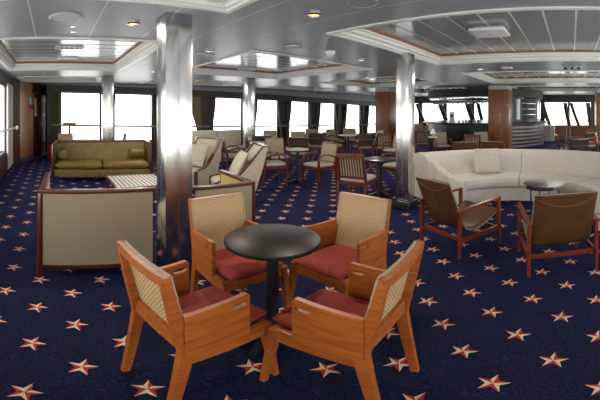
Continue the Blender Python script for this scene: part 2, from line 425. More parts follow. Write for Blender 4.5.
# door in the corner
def doorpt(k, off, z):
    p, q = Vector((-.60, 10.30)), Vector((-.20, 11.40)); d = (q - p).normalized(); n = Vector((-d.y, d.x))
    w = p + (q - p) * k + n * off; return R(w.x, w.y, z)
def dslab(mb, k0, k1, z0, z1, o0, o1):
    v = [doorpt(k0, o0, z0), doorpt(k1, o0, z0), doorpt(k1, o1, z0), doorpt(k0, o1, z0)]
    mb.loft([v, [q + Vector((0, 0, z1 - z0)) for q in v]])
mb = MB(); dslab(mb, .0, .08, 0, 2.1, -.02, .1); dslab(mb, .92, 1, 0, 2.1, -.02, .1); dslab(mb, .08, .92, 2.04, 2.1, -.02, .1); dslab(mb, .08, .92, 0, .03, -.02, .1)
do = struct(mb.build('door_1', kick, smooth=False))
mb = MB()
for q in ((.08, .14, .03, 2.04), (.44, .92, .03, 2.04), (.14, .44, .03, 1.35), (.14, .44, 1.92, 2.04)): dslab(mb, *q, .04, .08)
leaf = mb.build('door_leaf', door_red, do, smooth=False)
mb = MB(); dslab(mb, .14, .44, 1.35, 1.92, .055, .062); mb.build('door_window', mat('door_glass', (.75, .55, .32), .2), leaf, smooth=False)
for z in (.5, 1.35, 1.85):
    mb = MB(); dslab(mb, .86, .92, z, z + .09, .02, .04); mb.build('hinge', steel, leaf, smooth=False)
# wall behind the camera's right hand: a long row of windows too
mb = MB(); OW = [(x, x + 1.5) for x in [-.7 + 1.8 * k for k in range(10)]]
ed = [S_LEFT] + [x for p in OW for x in p] + [S_END]
def opp(mb, s0, s1, z0, z1, d0=0, d1=.15): 
    v = [R(s0, T_OPP - d0, z0), R(s1, T_OPP - d0, z0), R(s1, T_OPP - d1, z0), R(s0, T_OPP - d1, z0)]
    mb.loft([v, [q + Vector((0, 0, z1 - z0)) for q in v]])
for k in range(0, len(ed), 2): opp(mb, ed[k], ed[k + 1], 0, CEIL)
for p in OW: opp(mb, *p, 0, .5); opp(mb, *p, 2.15, CEIL)
struct(mb.build('wall_port', header_m, smooth=False))
for k, p in enumerate(OW):
    g = MB(); opp(g, p[0], p[1], .5, 2.15, .06, .068); struct(g.build('window_%d' % (k + 30), glass, smooth=False))
# bow wall with raked windows
BT = [(-1.02, .08), (.2, 1.42), (1.7, 2.9), (3.1, 4.3), (4.5, 5.3), (5.5, 6.95), (7.15, 8.5), (8.75, 10.2)]
mb = MB(); ed = [T_OPP] + [x for p in BT for x in p] + [T_WIN]
BZ0, BZ1 = .78, 1.98
def bow(mb, t0, t1, z0, z1, d0=0, d1=.15):
    v = [R(S_END + d0, t0, z0), R(S_END + d0, t1, z0), R(S_END + d1, t1, z0), R(S_END + d1, t0, z0)]
    mb.loft([v, [q + Vector((0, 0, z1 - z0)) for q in v]])
for k in range(0, len(ed), 2): bow(mb, ed[k], ed[k + 1], BZ0, BZ1)
mb.mi = 1; bow(mb, T_OPP, T_WIN, 0, BZ0)
mb.mi = 0; bow(mb, T_OPP, T_WIN, BZ1, CEIL, -.05)
struct(mb.build('wall_bow', [header_m, wood_pillar], smooth=False))
for k, p in enumerate(BT):
    g = MB(); bow(g, p[0], p[1], BZ0, BZ1, .06, .068); struct(g.build('window_%d' % (k + 50), glass, smooth=False))
def bow_curtain(t_top, t_bot, w, label, w2=None):
    mb = MB(); rings = []; w2 = w2 or w
    for q in range(7):
        v = q / 6; z = BZ1 - .02 + (BZ0 - .08 - BZ1) * v; tc = t_top + (t_bot - t_top) * v ** 1.2; ww = w + (w2 - w) * v
        row = [(S_END - .14 + .025 * math.cos(k * PI), tc + (k / 12 - .5) * ww) for k in range(13)]
        rings.append([R(a, b, z) for a, b in row] + [R(a + .012, b, z) for a, b in row[::-1]])
    mb.loft(rings); return tag(mb.build('curtain', curtain_m), label, 'curtain', 'curtains at the bow windows')
bow_curtain(1.52, 1.12, .22, 'dark curtain slanting at the left edge of the bow window right of the bar')
bow_curtain(.34, .10, .22, 'dark curtain slanting at the right edge of the bow window right of the bar')
bow_curtain(.02, -.42, .18, 'dark curtain slanting at the left edge of the rightmost bow window')
bow_curtain(-.86, -1.02, .24, 'dark curtain at the right edge of the rightmost bow window, beside the wood panel')
bow_curtain(8.75, 8.2, .24, 'brown curtain slanting across the bow window just right of the far steel column')
bow_curtain(7.3, 6.75, .3, 'dark curtain slanting behind the bar beside the white dispenser')
bow_curtain(5.65, 5.2, .34, 'dark curtain slanting behind the bar right of the white dispenser')
bow_curtain(5.05, 4.72, .22, 'dark curtain slanting behind the bar, nearest to the wood pillar')

# left window dressing
mb = MB(); rings = []
for q in range(5):
    z = 2.2 - 2.14 * q / 4
    row = [(S_LEFT + .035 + .018 * math.cos(k * PI), 8.02 + 1.02 * k / 16) for k in range(17)]
    rings.append([R(a, b, z) for a, b in row] + [R(a + .012, b, z) for a, b in row[::-1]])
mb.loft(rings); tag(mb.build('curtain', curtain_g), 'pale grey full-length curtain at the far left window', 'curtain')
h = thing('handrail', 'white handrail across the far left window, fixed to the wood corner', 'rail')
mb = MB(); mb.tube([R(S_LEFT + .14, 4.5, 1.15), R(S_LEFT + .14, 9.21, 1.05)], .024, 8); mb.build('rail', white_m, h)
mb = MB(); mb.tube([R(S_LEFT + .14, 9.21, 1.05), R(S_LEFT + .13, 9.27, 1.05)], .05, 12); mb.build('flange', steel, h)
def corner_plate(k, z0, z1, w, m, name, label, cat, th=.02):
    p, q = Vector((-.90, 9.40)), Vector((-.60, 10.30)); d = (q - p).normalized(); n = Vector((-d.y, d.x)); c = p + (q - p) * k
    a = c - d * w / 2; b = c + d * w / 2; mb = MB()
    pts = [a - n * .001, b - n * .001, b - n * th, a - n * th]
    mb.loft([[R(v.x, v.y, z0) for v in pts], [R(v.x, v.y, z1) for v in pts]])
    return tag(mb.build(name, m, smooth=False), label, cat)
corner_plate(.78, 1.72, 1.92, .24, teal, 'notice', 'pale blue notice on the wood panel left of the door', 'notice')
corner_plate(.86, 1.56, 1.70, .13, ext_red, 'fire_call_point', 'red fire call point under the blue notice beside the door', 'alarm', .05)
e = thing('fire_extinguisher', 'red fire extinguisher on the floor between the door and the olive sofa', 'fire extinguisher', polar(50.5, 10.35))
mb = MB(); mb.lathe([(.0, 0), (.065, .0), (.07, .02), (.07, .40), (.05, .47), (.02, .49)], 16); mb.build('cylinder', ext_red, e)
mb = MB(); mb.lathe([(.022, .49), (.022, .52), (.03, .53), (.0, .54)], 10); mb.box(-.02, .09, -.012, .012, .53, .55); mb.build('valve', black_iron, e)
mb = MB(); mb.tube([(.02, 0, .51), (.10, 0, .47), (.11, 0, .3), (.10, 0, .15)], .011, 6); mb.build('hose', black_iron, e)

# ------------------------------------------------------------------ steel columns and wood pillars
def column(s, t, w, label, shoe=False):
    c = thing('steel_column', label, 'column', R(s, t), A)
    mb = MB(); mb.box(0, w, 0, w, 0, CEIL - .001, .006); mb.build('shaft', steel, c)
    for q in ((w * .48, w * .495, -.0015, w + .0015), (-.0015, w + .0015, w * .48, w * .495)):
        mb = MB(); mb.box(*q, .12, CEIL - .02); mb.build('seam', steel_seam, c, smooth=False)
    if shoe:
        mb = MB(); mb.box(-.035, w + .03, -.035, w + .03, 0, .13, .004); b = mb.build('base_shoe', black_iron, c)
        for q in ((-.042, -.03, -.042, -.02), (w + .02, w + .034, -.042, -.02), (-.042, -.02, w + .02, w + .034)):
            mb = MB(); mb.box(*q, 0, .127); mb.build('shoe_edge', steel, b, smooth=False)
        for q in ((-.042, w + .034, -.042, -.03), (-.042, -.03, -.03, w + .034)):
            mb = MB(); mb.box(*q, .128, .14); mb.build('shoe_edge', steel, b, smooth=False)
    return c
def stpt(x, y): return (x * U[0] + y * U[1], x * V[0] + y * V[1])
s, t = stpt(-1.117, 2.60); column(s, t, .25, 'nearest steel column, standing between the beige loveseat and the armchair')
s, t = stpt(1.56, 4.60); column(s, t, .21, 'steel column at the left end of the pale curved sofa', True)
s, t = stpt(*polar(107.5, 8.05)[:2]); column(s - .13, t - .13, .25, 'steel column behind the olive sofa, between two windows')
s, t = stpt(*polar(249, 8.7)[:2]); column(s - .12, t - .12, .24, 'far steel column behind the cream window bench and the high-back armchairs')
def pillar(px, r, w, label):
    s, t = stpt(*polar(px, r)[:2])
    c = thing('wood_pillar', label, 'pillar', R(s, t), A)
    mb = MB(); mb.box(-w / 2, w / 2, -w / 2, w / 2, .10, 2.24, .01); mb.build('cladding', wood_pillar, c)
    mb = MB(); mb.box(-w / 2 + .012, w / 2 - .012, -w / 2 + .012, w / 2 - .012, 2.24, CEIL - .001); mb.build('cap', disc_grey, c)
    mb = MB(); mb.box(-w / 2 + .01, w / 2 - .01, -w / 2 + .01, w / 2 - .01, 0, .10); mb.build('plinth', black_iron, c)
pillar(386, 12.6, .60, 'wood-clad pillar at the end of the row of side windows')
pillar(500.5, 11.35, .70, 'wood-clad pillar in front of the round bar')
pillar(607, 13.6, .95, 'wood-clad panel at the far right edge beside the bow windows')

# ------------------------------------------------------------------ ceiling fittings
def ceil_at(px, py, z=CEIL): return polar(px, (z - H) / math.tan((YH - py) / FPX), z)
def disc(px, py, rad, label, z=CEIL, m=disc_grey, name='ceiling_speaker', cat='speaker'):
    o = thing(name, label, cat, ceil_at(px, py, z))
    mb = MB(); mb.lathe([(0, -.012), (rad * .9, -.012), (rad * .93, -.006)], 32); mb.build('grille', m, o)
    mb = MB(); mb.lathe([(rad * .9, -.004), (rad * .92, -.018), (rad, -.012), (rad, 0)], 32); mb.build('rim', m, o)
disc(66, 17, .155, 'large round grey ceiling speaker at upper left of the near coffer')
disc(204, 54.5, .16, 'flat round ceiling disc just right of the nearest steel column')
disc(294, 46.5, .11, 'round ceiling speaker left of the white dome detector')
disc(363, 1.5, .12, 'round ceiling speaker at the top edge of the picture', m=ceil_m)
disc(247, 69, .24, 'round air diffuser inside the middle coffer', ZI, seam_m, 'air_diffuser', 'vent')
disc(507, 67.5, .12, 'flat pale ceiling disc before the second right coffer', m=seam_m)
def lamp(p, power=15):
    ld = bpy.data.lights.new('downlight_fill_lamp', 'AREA'); ld.shape = 'DISK'; ld.size = .12; ld.energy = power; ld.color = (1.0, .88, .74)
    lo = bpy.data.objects.new('downlight_fill_lamp', ld); C.objects.link(lo); lo.location = (p[0], p[1], p[2] - .03)
def downlight(px, py, label, lit=True, rad=.066):
    o = thing('downlight', label, 'ceiling light', ceil_at(px, py), 0, 'recessed downlights')
    mb = MB(); mb.lathe([(rad * .72, -.004), (rad * .75, -.022), (rad, -.012), (rad, 0)], 24); mb.build('ring', chrome, o)
    mb = MB(); mb.lathe([(0, -.006), (rad * .7, -.006), (rad * .72, -.002)], 16); mb.build('bulb', bulb if lit else hole, o)
    lamp(o.location)  # added fill: dark, unlit downlights get a lamp just like the glowing ones
downlight(314, 13.5, 'glowing orange downlight at the top centre of the ceiling')
downlight(133, 22.5, 'glowing downlight upper left, right of the large round speaker')
downlight(210, 50, 'downlight beside the flat disc right of the nearest steel column', False)
downlight(154, 71, 'downlight just left of the nearest steel column', False)
downlight(361, 59, 'downlight right of the white dome detector', False)
downlight(368, 77, 'small downlight above the wood-clad pillar left of the second column', False)
downlight(480, 68.5, 'downlight between the two right-hand coffers, above the wood pillar', False)
downlight(197, 79.5, 'small downlight right of the nearest column near the windows', False)
o = thing('smoke_detector', 'white dome detector on the ceiling left of the large right coffer', 'detector', ceil_at(330.5, 51.5))
mb = MB(); mb.lathe([(0, -.085), (.03, -.08), (.052, -.06), (.06, -.03), (.06, -.022)], 20); mb.build('dome', white_m, o)
mb = MB(); mb.lathe([(.066, -.024), (.07, -.015), (.07, 0)], 20); mb.build('base', white_m, o)
o = thing('sprinkler', 'small sprinkler head below the large round speaker', 'sprinkler', ceil_at(73, 27))
mb = MB(); mb.lathe([(0, -.002), (.03, -.003), (.03, 0)], 14); mb.lathe([(0, -.05), (.008, -.05), (.008, 0)], 8); mb.build('stem', chrome, o)
mb = MB(); mb.lathe([(0, -.055), (.026, -.053), (.026, -.05), (0, -.049)], 14); mb.build('deflector', chrome, o)
def grille(px, py, w, d, label, m2=hole, n=5):
    o = thing('air_vent', label, 'vent', ceil_at(px, py, ZI), A)
    mb = MB(); mb.box(-w / 2, w / 2, -d / 2, d / 2, -.015, -.002); mb.build('backing', m2, o, smooth=False)
    mb = MB()
    for q in ((-w / 2 - .02, -w / 2, -d / 2, d / 2), (w / 2, w / 2 + .02, -d / 2, d / 2), (-w / 2 - .02, w / 2 + .02, -d / 2 - .02, -d / 2), (-w / 2 - .02, w / 2 + .02, d / 2, d / 2 + .02)): mb.box(*q, -.022, 0)
    mb.build('frame', seam_m, o, smooth=False)
    for k in range(n):
        x = -w / 2 + w * (k + .5) / n; mb = MB(); mb.box(x - .01, x + .01, -d / 2, d / 2, -.024, -.012); mb.build('louvre', seam_m, o, smooth=False)
grille(69.5, 47, .40, .14, 'dark slotted air vent in the left coffer')
grille(68, 57.5, .34, .12, 'pale air vent in the left coffer, farther than the dark slotted one', disc_grey, 3)
grille(543, 72.5, .7, .16, 'long air vent in the second right coffer', hole, 4)
o = thing('access_box', 'square white box fixed below the slats of the large right coffer', 'ceiling box', ceil_at(490, 33, ZI - .05) + Vector((0, 0, .05)), A)
mb = MB(); mb.box(-.21, .21, -.21, .21, -.06, -.025, .005); mb.build('plate', cornice, o)
mb = MB(); mb.box(-.16, .16, -.16, .16, -.025, 0); mb.build('neck', disc_grey, o, smooth=False)
mb = MB(); mb.lathe([(0, -.075), (.018, -.074), (.02, -.06)], 12); mb.build('sensor', chrome, o)
o = thing('spot_bar', 'small bar of spotlights on the ceiling at the far right', 'ceiling light', ceil_at(572, 66), A)
mb = MB(); mb.box(-.03, .03, -.2, .2, -.02, 0, .004); mb.build('base', disc_grey, o)
for k in range(3):
    mb = MB(); mb.lathe([(.0, -.07), (.028, -.07), (.03, -.02)], 12, (0, -.13 + .13 * k)); mb.build('spot', black_iron, o)

# ------------------------------------------------------------------ oak and cane armchairs
def cane_chair(label, group, loc, rot):
    c = thing('cane_armchair', label, 'chair', loc, rot, group)
    wr, wf, yj, zj, yt, zt, d = .217, .233, -.182, .445, -.272, .876, .236
    for s in (-1, 1):
        mb = MB(); x = s * (wr - .017)
        mb.sweep([(x, -.248, 0), (x, yj - .012, .36), (x, yj, .46), (x, yt, zt)], [(.030, .036), (.034, .055), (.034, .058), (.030, .036)], up=(0, 1, 0))
        mb.build('rear_leg', oak, c, smooth=False)
        mb = MB(); x2 = s * (wf - .02); mb.sweep([(x2 + s * .004, d + .042, 0), (x2, d - .024, .44)], [(.026, .028), (.04, .046)], up=(0, 1, 0)); mb.build('front_leg', oak, c, smooth=False)
        mb = MB(); mb.bar((s * (wr - .017), yj, .405), (s * (wf - .018), d - .02, .41), .028, .075); mb.build('side_rail', oak_h, c, smooth=False)
        # solid arm panel with its hand slot
        y0, y1, z0, z1 = -.20, .105, .44, .683
        sl = [(.055 + .033 * math.cos(a) + (.012 if math.cos(a) > 0 else -.012), .632 + .0135 * math.sin(a)) for a in [2 * PI * k / 16 + .1 for k in range(16)]]
        mb = MB(); M = Matrix(((0, 0, 1, 0), (1, 0, 0, 0), (0, 1, 0, 0), (0, 0, 0, 1)))   # outline (y,z) -> world, extrude along x
        out = [(y0, z0), (y1, z0), (y1, z1 - .012), (y1 - .012, z1), (0, z1 - .006), (y0, z1 - .012)]
        ang = math.atan2(wf - wr, d - yj)
        MM = T(s * (wr + .003) - (.012 if s > 0 else .012), 0, 0) @ RZ(-s * ang * .7) @ M
        mb.prism(out, .024, MM, sl); mb.build('arm_panel', oak_h, c, smooth=False)
    mb = MB(); mb.bar((-(wf - .03), d - .022, .41), (wf - .03, d - .022, .41), .03, .07); mb.build('front_rail', oak_h, c, smooth=False)
    # back: bowed top rail, bottom rail, cane
    mb = MB(); n = 8
    def yb(z): return yj + (yt - yj) * (z - .46) / (zt - .46)
    xs = [-(wr - .002) + 2 * (wr - .002) * k / n for k in range(n + 1)]
    mb.sweep([(x, yb(.855) - .012 * (1 - (x / wr) ** 2), .856) for x in xs], (.030, .042)); mb.build('top_rail', oak_h, c)
    mb = MB(); mb.bar((-(wr - .03), yb(.50), .50), (wr - .03, yb(.50), .50), .026, .085); mb.build('lower_rail', oak_h, c, smooth=False)
    mb = MB()
    xs = [-(wr - .012) + 2 * (wr - .012) * k / n for k in range(n + 1)]
    rows = []
    for z in (.47, .60, .74, .868):
        f = [(x, yb(z) + .026 - .010 * (1 - (x / wr) ** 2) * (z - .45) / .4, z) for x in xs]
        rows.append(f + [(x, y - .010, z) for x, y, z in f[::-1]])
    mb.loft([[Vector(p) for p in r] for r in rows]); cp = mb.build('cane_panel', cane, c)
    for s in (-1, 1):
        mb = MB(); mb.bar((s * (wr - .010), yb(.47) + .022, .47), (s * (wr - .010), yb(.87) + .022, .872), .010, .012, up=(0, 1, 0)); mb.build('edge_trim', edge_fab, cp, smooth=False)
    mb = MB(); mb.sweep([(x, yb(.873) + .022 - .010 * (1 - (x / wr) ** 2), .874) for x in xs], (.016, .008)); mb.build('edge_trim', edge_fab, cp, smooth=False)
    mb = MB(); mb.pad(2 * wr - .05, .44, .075, T(0, .035, .466) @ RX(.03), 7)
    mb.build('seat_cushion', red_fab, c)
    return c
G = 'oak armchairs around the black round table'
cc = cane_chair('oak and cane armchair seen from behind, front left of the black round table', G, (-.452, 1.383, 0), -.65)
dup(cc, (-.412, 2.114, 0), -2.387, 'oak and cane armchair facing us behind the black round table, beside the nearest steel column', G)
dup(cc, (.267, 2.158, 0), 2.327, 'oak and cane armchair facing us right of and behind the black round table', G)
dup(cc, (.196, 1.414, 0), .905, 'oak and cane armchair seen from behind, front right of the black round table', G)
G2 = 'oak armchairs at the window table'
dup(cc, polar(66.5, 9.15), facing(.6, -.55), 'small distant oak armchair behind the left end of the olive sofa', G2)
dup(cc, polar(116, 9.3), facing(-.75, -.55), 'small distant oak armchair right of the steel column behind the olive sofa', G2)

def pedestal(name, label, cat, loc, rad, h, top_m, post_m, foot=.26, group=None, edge=None, rp=.03, rot=.4):
    t = thing(name, label, cat, loc, rot, group)
    mb = MB(); mb.lathe([(0, h - .032), (rad - .02, h - .032), (rad - .004, h - .026), (rad, h - .016), (rad - .003, h - .004), (rad - .012, h), (0, h)], 48); mb.build('top', top_m, t)
    mb = MB(); mb.lathe([(rp * 1.5, .05), (rp * 1.2, .09), (rp, .12), (rp, h - .07), (rp * 2.2, h - .032)], 20); mb.build('post', post_m, t)
    for k in range(4):
        a = k * PI / 2; d = Vector((math.cos(a), math.sin(a), 0)); mb = MB()
        mb.sweep([d * .02 + Vector((0, 0, .055)), d * foot * .55 + Vector((0, 0, .045)), d * foot + Vector((0, 0, .014))], [(.06, .05), (.055, .042), (.04, .022)])
        mb.build('foot', post_m, t)
    return t
pedestal('round_table', 'black round pedestal table in the middle of the four oak armchairs', 'table', (-.155, 1.86, 0), .275, .75, black, black_iron, .25, rp=.036, rot=-1.9)

# ------------------------------------------------------------------ framed beige loveseat, its armchair and the olive sofa
def framed_seat(name, label, cat, loc, rot, L, D, hgt, outer, inner, seat_m, ncush, bolsters=False, group=None, arms=(-1, 1)):
    """front-left (as the sitter sees, mirrored) corner frame: origin at the middle of the back's foot line, +y = facing"""
    o = thing(name, label, cat, loc, rot, group); hw = L / 2; p = .042
    for x in [a * (hw - p / 2) for a in arms]:
        for y in (p / 2, D - p / 2):
            mb = MB(); mb.sweep([(x + (.012 if x > 0 else -.012), y - (.012 if y < D / 2 else -.012), 0), (x, y, hgt - .03)], (p * .85, p)); mb.build('corner_post', mahog, o, smooth=False)
    mb = MB(); mb.box(-hw, hw, 0, .055, hgt - .034, hgt, .006); mb.build('back_top_rail', mahog, o)
    mb = MB(); mb.box(-hw + p, hw - p, .005, .04, .085, .125); mb.build('bottom_rail', mahog, o, smooth=False)
    mb = MB(); mb.box(-hw + p - .005, hw - p + .005, .006, .03, .12, hgt - .03); mb.build('outer_back', outer, o, smooth=False)
    for s in arms:
        x0, x1 = (-hw, -hw + .055) if s < 0 else (hw - .055, hw)
        mb = MB(); mb.box(x0, x1, .04, D, hgt - .034, hgt, .006); mb.build('arm_rail', mahog, o)
        mb = MB(); mb.box(x0 + .006, x1 - .006, .03, D - p, .12, hgt - .03); mb.build('arm_panel', inner, o, smooth=False)
    mb = MB(); mb.box(-hw + .05, hw - .05, .04, D - .02, .11, .27, .015); mb.build('base', seat_m, o)
    w = (L - .11) / ncush
    for k in range(ncush):
        mb = MB(); mb.pad(w - .004, D - .17, .19, T(-hw + .055 + w * (k + .5), .17 + (D - .17) / 2 - .005, .355), 9); mb.build('seat_cushion', seat_m, o)
    mb = MB(); xs = 40 if bolsters else 10
    rows = []
    for z, y in ((.30, .19), (.45, .17), (.60, .135), (hgt - .06, .10), (hgt - .045, .075)):
        f = [Vector((-hw + .052 + (L - .104) * k / xs, y - (.012 * (1 - abs(math.cos(k * PI / 2))) if bolsters else 0), z)) for k in range(xs + 1)]
        rows.append(f + [Vector((v.x, .04, v.z)) for v in f[::-1]])
    mb.loft(rows); mb.build('back_padding', seat_m, o)
    return o
d40 = math.radians(40); dx, dy = math.cos(d40), math.sin(d40)
P0 = Vector((-1.955, 1.935, 0)); L1_ = 1.0
framed_seat('loveseat', 'beige loveseat framed in dark red wood, its back to us, left of nearest column', 'sofa',
            P0 + Vector((dx, dy, 0)) * L1_ / 2, d40, L1_, .84, .835, beige, cream_fab, cream_fab, 2, arms=(-1,))
Pb = P0 + Vector((dx, dy, 0)) * (1.335 + .315) + Vector((-dy, dx, 0)) * -.02
framed_seat('low_armchair', 'beige framed armchair with mustard inner arms, back to us, right of the nearest column', 'armchair',
            Pb, d40 - .04, .63, .76, .815, beige, yellow_fab, cream_fab, 1, arms=(1,))
g0, g1 = Vector((-4.72, 5.08, 0)), Vector((-3.04, 6.35, 0)); gd = (g1 - g0).normalized(); gn = Vector((-gd.y, gd.x, 0))
gm = (g0 + g1) / 2 + gn * .78
grot = facing(-gn.x, -gn.y)
gs = framed_seat('sofa', 'olive green leather two-seat sofa in a dark wood frame, facing us under the left windows', 'sofa', gm, grot, (g1 - g0).length, .80, .84, green, green, green, 2, True)
for sx, lab in ((1, 'olive leather bolster at the left end of the olive sofa'), (-1, 'olive leather bolster at the right end of the olive sofa')):
    b = thing('bolster', lab, 'cushion', gm + (Matrix.Rotation(grot, 3, 'Z') @ Vector((sx * (.84 if sx > 0 else .77), .42, .572))), grot + (PI / 2 if sx > 0 else .25), 'bolsters on the olive sofa')
    mb = MB(); r = .106; prof = [(0, -.17), (r * .8, -.17), (r, -.15), (r, .15), (r * .8, .17), (0, .17)]
    mb.lathe(prof, 20); bm = mb.bm
    for v in bm.verts: v.co = Vector((v.co.z, v.co.x, v.co.y))
    mb.build('cover', green, b)
    for x in (.172, -.172):
        mb = MB(); mb.ball((x, 0, 0), .016, 8); mb.build('button', green, b)
# woven coffee table
tb_ = Vector((-2.35, 3.80, 0)); tc_ = tb_ + Vector((U[0], U[1], 0)) * .40 + Vector((V[0], V[1], 0)) * .44
o = thing('coffee_table', 'low coffee table with a black and white lattice top between the two framed sofas', 'table', tc_, A)
mb = MB(); mb.box(-.375, .375, -.415, .415, .435, .447); mb.build('lattice_top', lattice, o, smooth=False)
mb = MB()
for q in ((-.40, .40, -.44, -.412), (-.40, .40, .412, .44), (-.40, -.372, -.412, .412), (.372, .40, -.412, .412)): mb.box(*q, .41, .452)
mb.build('top_frame', mahog, o, smooth=False)
for x in (-.385, .385):
    for y in (-.425, .425):
        mb = MB(); mb.box(x - .014, x + .014, y - .014, y + .014, 0, .41); mb.build('leg', mahog, o, smooth=False)

# ------------------------------------------------------------------ high-back armchairs with wooden edges
def wing_chair(label, loc, rot, group):
    o = thing('high_back_armchair', label, 'armchair', loc, rot, group); hw = .32
    prof = [(.36, .10), (.36, .40), (.30, .43), (.12, .455), (.0, .52), (-.10, .62), (-.25, .80), (-.39, .965)]   # upper edge of a side
    side = prof + [(-.45, .955), (-.37, .62), (-.25, .25), (-.21, .08)]
    M = Matrix(((0, 0, 1, 0), (1, 0, 0, 0), (0, 1, 0, 0), (0, 0, 0, 1)))
    for s in (-1, 1):
        mb = MB(); mb.prism(side, .06, T(hw - .06 if s > 0 else -hw, 0, 0) @ M); sd = mb.build('side_panel', cream_fab, o, smooth=False)
        mb = MB(); mb.sweep([(s * (hw - .03), y, z + .008) for y, z in prof[1:]], (.066, .022)); mb.build('wood_edge', mahog, sd, smooth=False)
        mb = MB(); mb.sweep([(s * (hw - .03), .365, .06), (s * (hw - .03), .365, .42)], (.066, .022), up=(0, 1, 0)); mb.build('wood_edge', mahog, sd, smooth=False)
        for y in (-.23, .33):
            mb = MB(); mb.box(s * (hw - .035) - .02, s * (hw - .035) + .02, y - .02, y + .02, 0, .10); mb.build('leg', mahog, o, smooth=False)
    back = [(-.08, .40), (-.15, .60), (-.28, .80), (-.385, .945), (-.44, .945), (-.365, .62), (-.245, .25), (-.21, .10), (-.08, .10)]
    mb = MB(); mb.prism(back, 2 * hw - .12, T(-hw + .06, 0, 0) @ M); mb.build('backrest', cream_fab, o, smooth=False)
    mb = MB(); mb.bar((-hw, -.42, .962), (hw, -.42, .962), .07, .022); mb.build('top_rail', mahog, o, smooth=False)
    mb = MB(); mb.box(-hw + .06, hw - .06, -.15, .34, .10, .30, .01); mb.build('base', cream_fab, o)
    mb = MB(); mb.pad(2 * hw - .13, .52, .15, T(0, .10, .36), 9); mb.build('seat_cushion', cream_fab, o)
    return o
fr = facing(-.35, -.94); fr2 = facing(-.92, -.39)
G = 'high-back armchairs by the coffee table'
c2 = Vector((-1.03, 5.17, 0)); c1 = Vector((-1.96, 6.03, 0))
w2 = wing_chair('nearer high-back cream armchair with wooden edges, behind the mustard-armed chair', c2, fr2, G)
dup(w2, c1, fr, 'farther high-back cream armchair seen just right of the nearest column', G)
def pillow(label, loc, rot, w, h, t, m, tilt, cat='cushion'):
    o = MB(); o.pad(w, h, t, T(0, 0, h / 2) @ RX(PI / 2 - tilt), 3.2, 14, .6); return tag(o.build('pillow', m), label, cat, None, loc, rot)
def off(base, rot, x, y, z): return base + (Matrix.Rotation(rot, 3, 'Z') @ Vector((x, y, z)))
pillow('cream pillow leaning on the nearer high-back armchair', off(c2, fr2, .02, -.06, .435), fr2, .46, .44, .15, cream_fab, -.48)
pillow('cream pillow leaning on the farther high-back armchair', off(c1, fr, .02, -.02, .435), fr, .46, .44, .15, cream_fab, -.48)

# cream window benches
def bench(label, s, w, hgt):
    b = thing('window_bench', label, 'bench', R(s, 8.72), facing(-V[0], -V[1]), 'cream benches under the side windows')
    mb = MB(); mb.box(-w / 2, w / 2, -.12, .02, .06, hgt, .035); mb.build('backrest', cream_fab, b)
    mb = MB(); mb.box(-w / 2, w / 2, .0, .56, .06, .30, .015); mb.build('base', cream_fab, b)
    mb = MB(); mb.pad(w - .01, .58, .16, T(0, .29, .37), 9); mb.build('seat_cushion', cream_fab, b)
bench('cream upholstered bench seen behind the farther high-back armchair', 4.345, .87, .94)
bench('cream upholstered bench left of the far steel column', 5.21, .82, .93)

